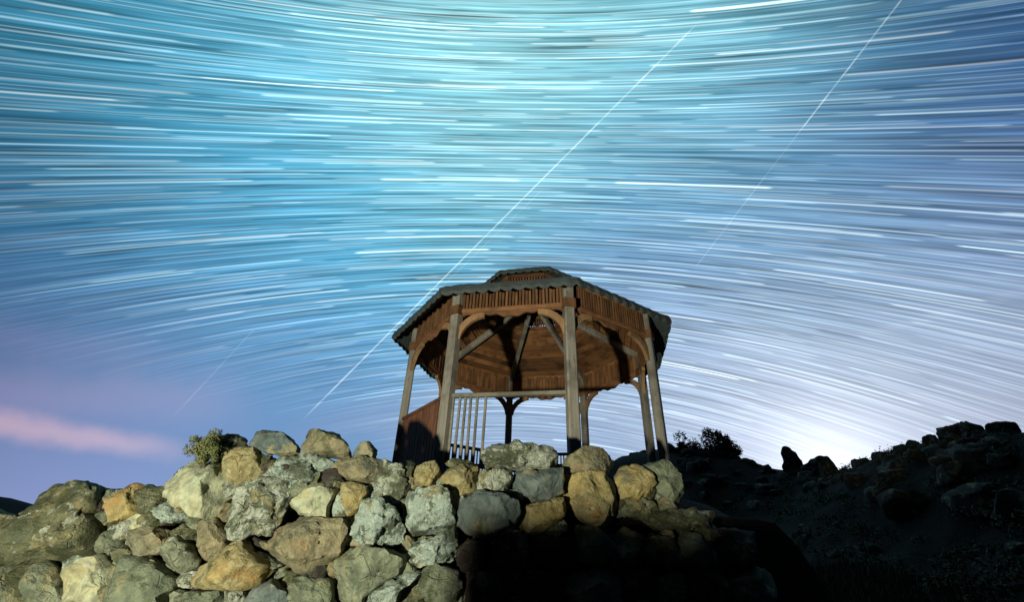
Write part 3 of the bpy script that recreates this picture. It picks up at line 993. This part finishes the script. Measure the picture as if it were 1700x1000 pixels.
# ------------------------------------------------------------------ ridge boulders and slabs (dark shapes on the skyline)
def crest_rock(u0, v0, u1, v1, d, label, kind='d', name='boulder', group=None, seed=0, power=3.4, sink=.35, poly=None, chips=4, depth=.8):
    """a rock on the crest whose outline spans the survey box, at plan distance d"""
    pc = at_dist((u0 + u1) / 2, v1, d)
    pt = at_dist((u0 + u1) / 2, v0, d)
    pl_ = at_dist(u0, v1, d); pr = at_dist(u1, v1, d)
    w = np.hypot(*(pr - pl_)[:2]); h = pt[2] - pc[2]
    hs = h * (1 + sink)
    if poly is None:
        po = blob_poly(w * 1.15, hs * 1.05, seed, 9, .2)
    else:
        po = [((x - .5) * w * 1.12, (y - .5) * hs) for x, y in poly]
    V, F = rock_verts(po, w * .5 * depth, w * .5 * depth, 3000 + seed, N=48, K=13, power=power + .8, chips=chips + 2, rough=.05, lims=(.74, .95))
    V[:, 2] += 0
    o = mesh_obj(name, V, F, STONE[kind], smooth=True, sharp=28)
    rz = -math.atan2(pc[0], pc[1])
    o.location = (pc[0], pc[1], pt[2] - V[:, 2].max())
    o.rotation_euler = (0, 0, rz)
    tag(o, label, 'rock', group)
    return o
crest_rock(1303, 741, 1334, 784, 25.2, 'upright dark boulder leaning on the skyline beside the bright saddle', seed=1, sink=.5, power=6.0, chips=-2,
           poly=[(-.05, 0), (1.2, 0), (1.05, .35), (1.0, .55), (.85, .8), (.55, 1.0), (.25, .98), (.06, .84), (.05, .72), (.14, .58), (0, .4)])
crest_rock(1334, 757, 1392, 790, 25.0, 'broad humped dark boulder on the saddle of the ridge', seed=2, sink=.6, power=5.0, chips=-1,
           poly=[(0, 0), (1, 0), (1, .45), (.9, .7), (.86, .95), (.55, 1), (.35, .85), (.15, .72), (.0, .66)])
crest_rock(1395, 776, 1425, 797, 23.2, 'low dark stone in the dip of the ridge', seed=3, sink=.6)
crest_rock(1420, 761, 1462, 795, 21.6, 'rounded dark boulder on the right rim of the saddle', seed=4, sink=.6)
crest_rock(1457, 748, 1497, 785, 20.4, 'flat-topped dark block on the climbing ridge', seed=5, sink=.6, power=3.6,
           poly=[(0, 0), (1, 0), (1, .9), (.6, .95), (.05, .98), (0, .8)])
crest_rock(1490, 736, 1524, 775, 19.8, 'hunched dark rock beside the flat-topped block', seed=6, sink=.6)
crest_rock(1515, 728, 1546, 768, 19.2, 'small peaked dark rock below the slab pile', seed=7, sink=.6)
crest_rock(1541, 720, 1570, 760, 18.6, 'square dark rock at the foot of the slab pile', seed=8, sink=.6, power=3.6)
crest_rock(1558, 703, 1612, 726, 18.0, 'long overhanging dark slab on top of the rock pile', seed=9, sink=.25, power=3.6, chips=5,
           poly=[(.1, 0), (1, 0), (1, 1), (.5, .9), (.05, .95), (0, .5)])
crest_rock(1570, 722, 1650, 765, 17.9, 'wide dark block carrying the overhanging slab', seed=10, sink=.5, power=3.4)
crest_rock(1602, 696, 1636, 724, 17.6, 'tilted dark slab at the top of the rock pile', seed=11, sink=.3, power=3.4, chips=5,
           poly=[(0, 0), (1, 0), (1, .55), (.6, .8), (.1, 1.0), (0, .8)])
crest_rock(1630, 712, 1668, 760, 17.2, 'sloping dark rock between slab pile and upright block', seed=12, sink=.5)
crest_rock(1666, 697, 1720, 770, 16.4, 'tall square-cut dark block standing upright on the ridge', seed=13, sink=.3, power=7.0, chips=-2,
           poly=[(0, 0), (1, 0), (1, 1), (0, 1)])
# broken rocks all along the crest line
LINE = np.array([(1020, 764), (1036, 757), (1050, 750), (1075, 746), (1095, 739), (1115, 736), (1140, 740), (1235, 750), (1245, 752), (1262, 765), (1298, 780), (1336, 776),
                 (1350, 766), (1385, 762), (1394, 778), (1410, 778), (1422, 782), (1440, 766), (1457, 764), (1460, 752), (1485, 750), (1505, 740), (1525, 738), (1545, 726),
                 (1560, 718), (1640, 716), (1665, 730), (1700, 722), (1760, 715)], float)
u = 1024.0; k = 0
cu = np.array([c[0][0] for c in CREST]); cd = np.array([c[1] for c in CREST])
while u < 1740:
    w_ = rnd.uniform(14, 30)
    span = np.linspace(u - w_ / 2, u + w_ / 2, 7)
    vt = np.interp(span, LINE[:, 0], LINE[:, 1]).max() + rnd.uniform(-3, 4)
    lab = ('broken dark rock on the crest seen behind the gazebo posts', 'rocks behind the gazebo') if u < 1240 else \
          (('broken dark rock on the low crest at the bright saddle', 'rocks at the saddle') if u < 1450 else ('broken dark rock on the climbing crest by the slab pile', 'rocks on the climbing crest'))
    crest_rock(u - w_ / 2, vt, u + w_ / 2, vt + w_ * rnd.uniform(.6, .9), float(np.interp(u, cu, cd)) - rnd.uniform(0, .8), lab[0], seed=200 + k, sink=.9, group=lab[1], name='crest_rock', chips=8, power=3.8)
    u += w_ * rnd.uniform(.45, .75); k += 1
# jagged rocks that cover the face of the ridge
def strew(n, urange, drange, smin, smax, name, label, group, seed0, flat, lift):
    made = 0
    while made < n:
        u = rnd.uniform(*urange)
        jn = np.argmin(np.abs(np.array([c[0][0] for c in CREST]) - u))
        d = CREST[jn][1] * rnd.uniform(*drange)
        q = ray(u, 850); k = d / math.hypot(q[0], q[1])
        x, y = q[0] * k, q[1] * k
        s_ = rnd.uniform(smin, smax)
        sd = seed0 + made
        V, F = rock_verts(blob_poly(s_, s_ * flat * rnd.uniform(.8, 1.2), sd, 8, .2), s_ * .45, s_ * .45, sd, N=30, K=10, power=3.6, chips=9, lims=(.6, .88))
        o = mesh_obj(name, V, F, STONE['d'], smooth=True, sharp=22)
        zc = ground_z(x, y) + s_ * lift
        cu = np.array([c[0][0] for c in CREST]); cv = np.array([c[0][1] for c in CREST])
        sky = at_dist(u, np.interp(u, cu, cv) + rnd.uniform(-9, 12), d)[2]
        o.location = (x, y, min(zc, sky - V[:, 2].max()))
        o.rotation_euler = (rnd.uniform(-.12, .12), rnd.uniform(-.12, .12), -math.atan2(x, y) + rnd.uniform(-.4, .4))
        tag(o, label, 'rock', group)
        made += 1
strew(44, (1440, 1720), (.78, .97), .4, 1.2, 'slope_rock', 'jagged dark rock on the ridge face under the slab pile', 'rocks on the ridge face', 5000, .7, .10)
strew(48, (1130, 1440), (.80, .99), .3, 1.0, 'slope_rock', 'jagged dark rock on the slope below the bright saddle', 'rocks below the saddle', 5100, .7, .06)
strew(12, (1250, 1690), (.5, .75), .15, .4, 'field_stone', 'small dark stone lying in the field below the ridge', 'stones in the dark field', 5300, .6, .05)

# ------------------------------------------------------------------ plants
def leaf_cloud(name, c, rx, ry, rz, n, size, mat, parent, seed, lumps=7, bias=0.0):
    r_ = np.random.RandomState(seed)
    cen = r_.normal(size=(lumps, 3)) * np.array([rx, ry, rz]) * .45
    cen[:, 2] += bias
    rad = r_.uniform(.32, .6, lumps) * min(rx, rz)
    vs = []; fs = []
    for k in range(n):
        j = r_.randint(lumps)
        d = r_.normal(size=3); d /= np.linalg.norm(d)
        p = cen[j] + d * rad[j] * r_.uniform(.55, 1.05)
        a = r_.normal(size=3); a /= np.linalg.norm(a)
        b = np.cross(a, d); b /= (np.linalg.norm(b) + 1e-6)
        s = size * r_.uniform(.6, 1.4)
        q = len(vs)
        vs += [p - a * s, p + b * s * .45, p + a * s, p - b * s * .45]
        fs.append((q, q + 1, q + 2, q + 3))
    return mesh_obj(name, [np.array(c) + v for v in vs], fs, mat, parent)
def twigs(c, h, n, spread, r0, mat, parent, seed):
    r_ = random.Random(seed)
    bm = bmesh.new()
    for k in range(n):
        a = r_.uniform(0, 6.28); s = r_.uniform(.2, 1) * spread
        p = Vector(c); q = p + Vector((math.cos(a) * s * .5, math.sin(a) * s * .5, h * .55)); e = p + Vector((math.cos(a) * s, math.sin(a) * s, h * r_.uniform(.8, 1.0)))
        beam_bm(bm, p, q, r0, r0); beam_bm(bm, q, e, r0 * .5, r0 * .5)
    return bm_obj('stem', bm, mat, parent)
# little bush growing from the wall top
bp = on_wall(351, 752)
bush = empty('wall_shrub', (bp[0], bp[1] - .06, bp[2] - .08))
tag(bush, 'small dense olive shrub clinging to a mossy stone on the wall top', 'shrub')
leaf_cloud('foliage', (.0, 0, .10), .115, .12, .10, 7000, .009, LEAF_L, bush, 6, 46)
twigs((0, 0, -.05), .16, 9, .10, .010, BARK, bush, 3)
# bushes on the ridge crest
for k, (u, v, d, wd_, ht, lab) in enumerate([(1187, 752, 27.6, 1.15, 1.05, 'tallest dark leafy bush on the ridge crest behind the gazebo'),
                                          (1137, 752, 28.4, .8, .55, 'low dark bush on the crest beside the taller bush'),
                                          (1212, 754, 27.4, .6, .75, 'rounded dark bush at the right end of the crest shrubs')]):
    p = at_dist(u, v, d)
    t_ = empty('crest_bush', (p[0], p[1], p[2] - .2))
    tag(t_, lab, 'bush')
    leaf_cloud('foliage', (0, 0, ht * .62), wd_, wd_, ht * .75, 2600, .07, LEAF, t_, 30 + k, 20)
    twigs((0, 0, -.3), ht + .3, 14, wd_ * .7, .045, BARK, t_, 60 + k)

def grass_field(name, pts, hmin, hmax, seed):
    r_ = random.Random(seed)
    vs = []; fs = []
    for (x, y, z) in pts:
        for b in range(5):
            a = r_.uniform(0, 6.28); h = r_.uniform(hmin, hmax); w = .006 + .004 * r_.random()
            bx_, by_ = x + r_.uniform(-.08, .08), y + r_.uniform(-.08, .08)
            dx, dy = math.cos(a), math.sin(a)
            l = r_.uniform(.1, .5) * h
            q = len(vs)
            vs += [(bx_ - dy * w, by_ + dx * w, z - .02), (bx_ + dy * w, by_ - dx * w, z - .02),
                   (bx_ + dx * l * .4 + dy * w * .7, by_ + dy * l * .4 - dx * w * .7, z + h * .6), (bx_ + dx * l * .4 - dy * w * .7, by_ + dy * l * .4 + dx * w * .7, z + h * .6),
                   (bx_ + dx * l, by_ + dy * l, z + h)]
            fs += [(q, q + 1, q + 2, q + 3), (q + 3, q + 2, q + 4)]
    o = mesh_obj(name, vs, fs, GRASS)
    return tag(o, 'dry grass scattered over the dark slope below the ridge', 'grass', kind='stuff')
# low scrub all over the slope: leaf tufts in one mass
r8 = np.random.RandomState(77)
vs = []; fs = []
for k in range(330):
    u = r8.uniform(1140, 1740); jn = float(np.interp(u, cu, cd)); d = jn * r8.uniform(.55, .98)
    q = ray(u, 850); kk = d / math.hypot(q[0], q[1]); x, y = q[0] * kk, q[1] * kk
    if x < 2.8: continue
    z = ground_z(x, y); rd = r8.uniform(.10, .32)
    for _ in range(70):
        dv = r8.normal(size=3); dv /= np.linalg.norm(dv); dv[2] = abs(dv[2])
        p = np.array([x, y, z]) + dv * rd * r8.uniform(.4, 1.1) * np.array([1.3, 1.3, .9])
        a = r8.normal(size=3); a /= np.linalg.norm(a); b = np.cross(a, dv); b /= np.linalg.norm(b) + 1e-6
        sz = rd * r8.uniform(.10, .22)
        n0 = len(vs); vs += [p - a * sz, p + b * sz * .4, p + a * sz, p - b * sz * .4]; fs.append((n0, n0 + 1, n0 + 2, n0 + 3))
tag(mesh_obj('scrub', vs, fs, LEAF), 'low dark scrub scattered over the slope below the ridge', 'scrub', kind='stuff')
xs, ys = [], []
while len(xs) < 2600:
    d = rnd.gauss(9.5, 2.0); u = rnd.gauss(1340, 110)
    q = ray(u, 850); k = d / math.hypot(q[0], q[1])
    x, y = q[0] * k, q[1] * k
    if x < 2.6 or d < 6: continue
    if vnoise(np.array([[x * .9, y * .9, 0]]), 4)[0] < -.1: continue
    xs.append(x); ys.append(y)
zs = terrain(np.array(xs)[None, :], np.array(ys)[None, :])[0]
grass_field('grass', [(x, y, z) for x, y, z in zip(xs, ys, zs)], .06, .26, 8)

# ------------------------------------------------------------------ the lamp that lights the wall, and unseen boulders added to shade the lower right
LAMP = Vector((-2.4, -1.0, .52))
TARGET = Vector((-1.05, 5.2, 1.95))
def floodlight():
    t_ = empty('floodlight', (LAMP.x, LAMP.y, ground_z(LAMP.x, LAMP.y)))
    tag(t_, 'portable floodlight on the ground beside the shading boulders', 'floodlight')
    d = (TARGET - LAMP).normalized()
    dark = plain_mat('black_lamp_housing', (.02, .02, .02), (.03, .03, .03), 9.0, .5, .1, .01)
    zz = Vector((0, 0, t_.location.z))
    base = Vector(t_.location)
    l0 = LAMP - base
    beam('housing', l0 - d * .16, l0 - d * .05, .24, .17, dark, t_, bev=.02)
    for s in (-1, 1):
        beam('stand_leg', (s * .14, -.10, .012), (s * .14, .10, .012), .02, .02, dark, t_)
        beam('bracket_arm', (s * .14, 0, .022), (s * .14, 0, l0.z), .02, .012, dark, t_)
    ld = bpy.data.lights.new('floodlight_beam', 'SPOT')
    ld.energy = 2000.0
    ld.color = (1.0, .96, .74)
    ld.spot_size = R(78); ld.spot_blend = .45
    ld.shadow_soft_size = .085
    lo = bpy.data.objects.new('floodlight_beam', ld)
    link(lo, t_)
    lo.location = l0
    lo.rotation_euler = d.to_track_quat('-Z', 'Y').to_euler()
floodlight()
def shade_boulder(p0, p1, s0, s1, seed, label, pw=5.0):
    """a squat boulder added out of view to keep the lamp off the foot of the wall, from sight line p0 to p1"""
    w0, w1 = Vector(on_wall(*p0)), Vector(on_wall(*p1))
    a = LAMP + (w0 - LAMP).normalized() * s0
    b = LAMP + (w1 - LAMP).normalized() * s1
    c = (a + b) / 2
    w = (Vector((b.x, b.y)) - Vector((a.x, a.y))).length
    h = max(a.z, b.z) + .052
    gzv = ground_z(c.x, c.y) - .06
    hh = h - gzv
    V, F = rock_verts([(-w / 2, -hh / 2), (w / 2, -hh / 2), (w / 2 * .98, hh / 2 * .6), (w / 2 * .9, hh / 2), (0, hh / 2 * .96), (-w / 2 * .92, hh / 2), (-w / 2, hh / 2 * .7)], w * .35, w * .35, seed, power=pw, chips=2, lims=(.9, .97))
    o = mesh_obj('boulder', V, F, STONE['m'], smooth=True, sharp=30)  # added shadow caster, out of view
    o.location = (c.x, c.y, h - V[:, 2].max())
    o.rotation_euler = (0, 0, math.atan2(b.y - a.y, b.x - a.x))
    tag(o, label, 'rock')
shade_boulder((752, 884), (915, 892), 1.75, 1.75, 501, 'unseen mossy boulder added to shade the wall foot, first past the floodlight')
shade_boulder((905, 872), (1120, 872), 1.70, 1.70, 502, 'unseen mossy boulder added to shade the wall foot, second past the floodlight')
shade_boulder((1100, 878), (1900, 895), 1.60, 1.50, 503, 'unseen long mossy boulder added to shade the right field, third past the floodlight')
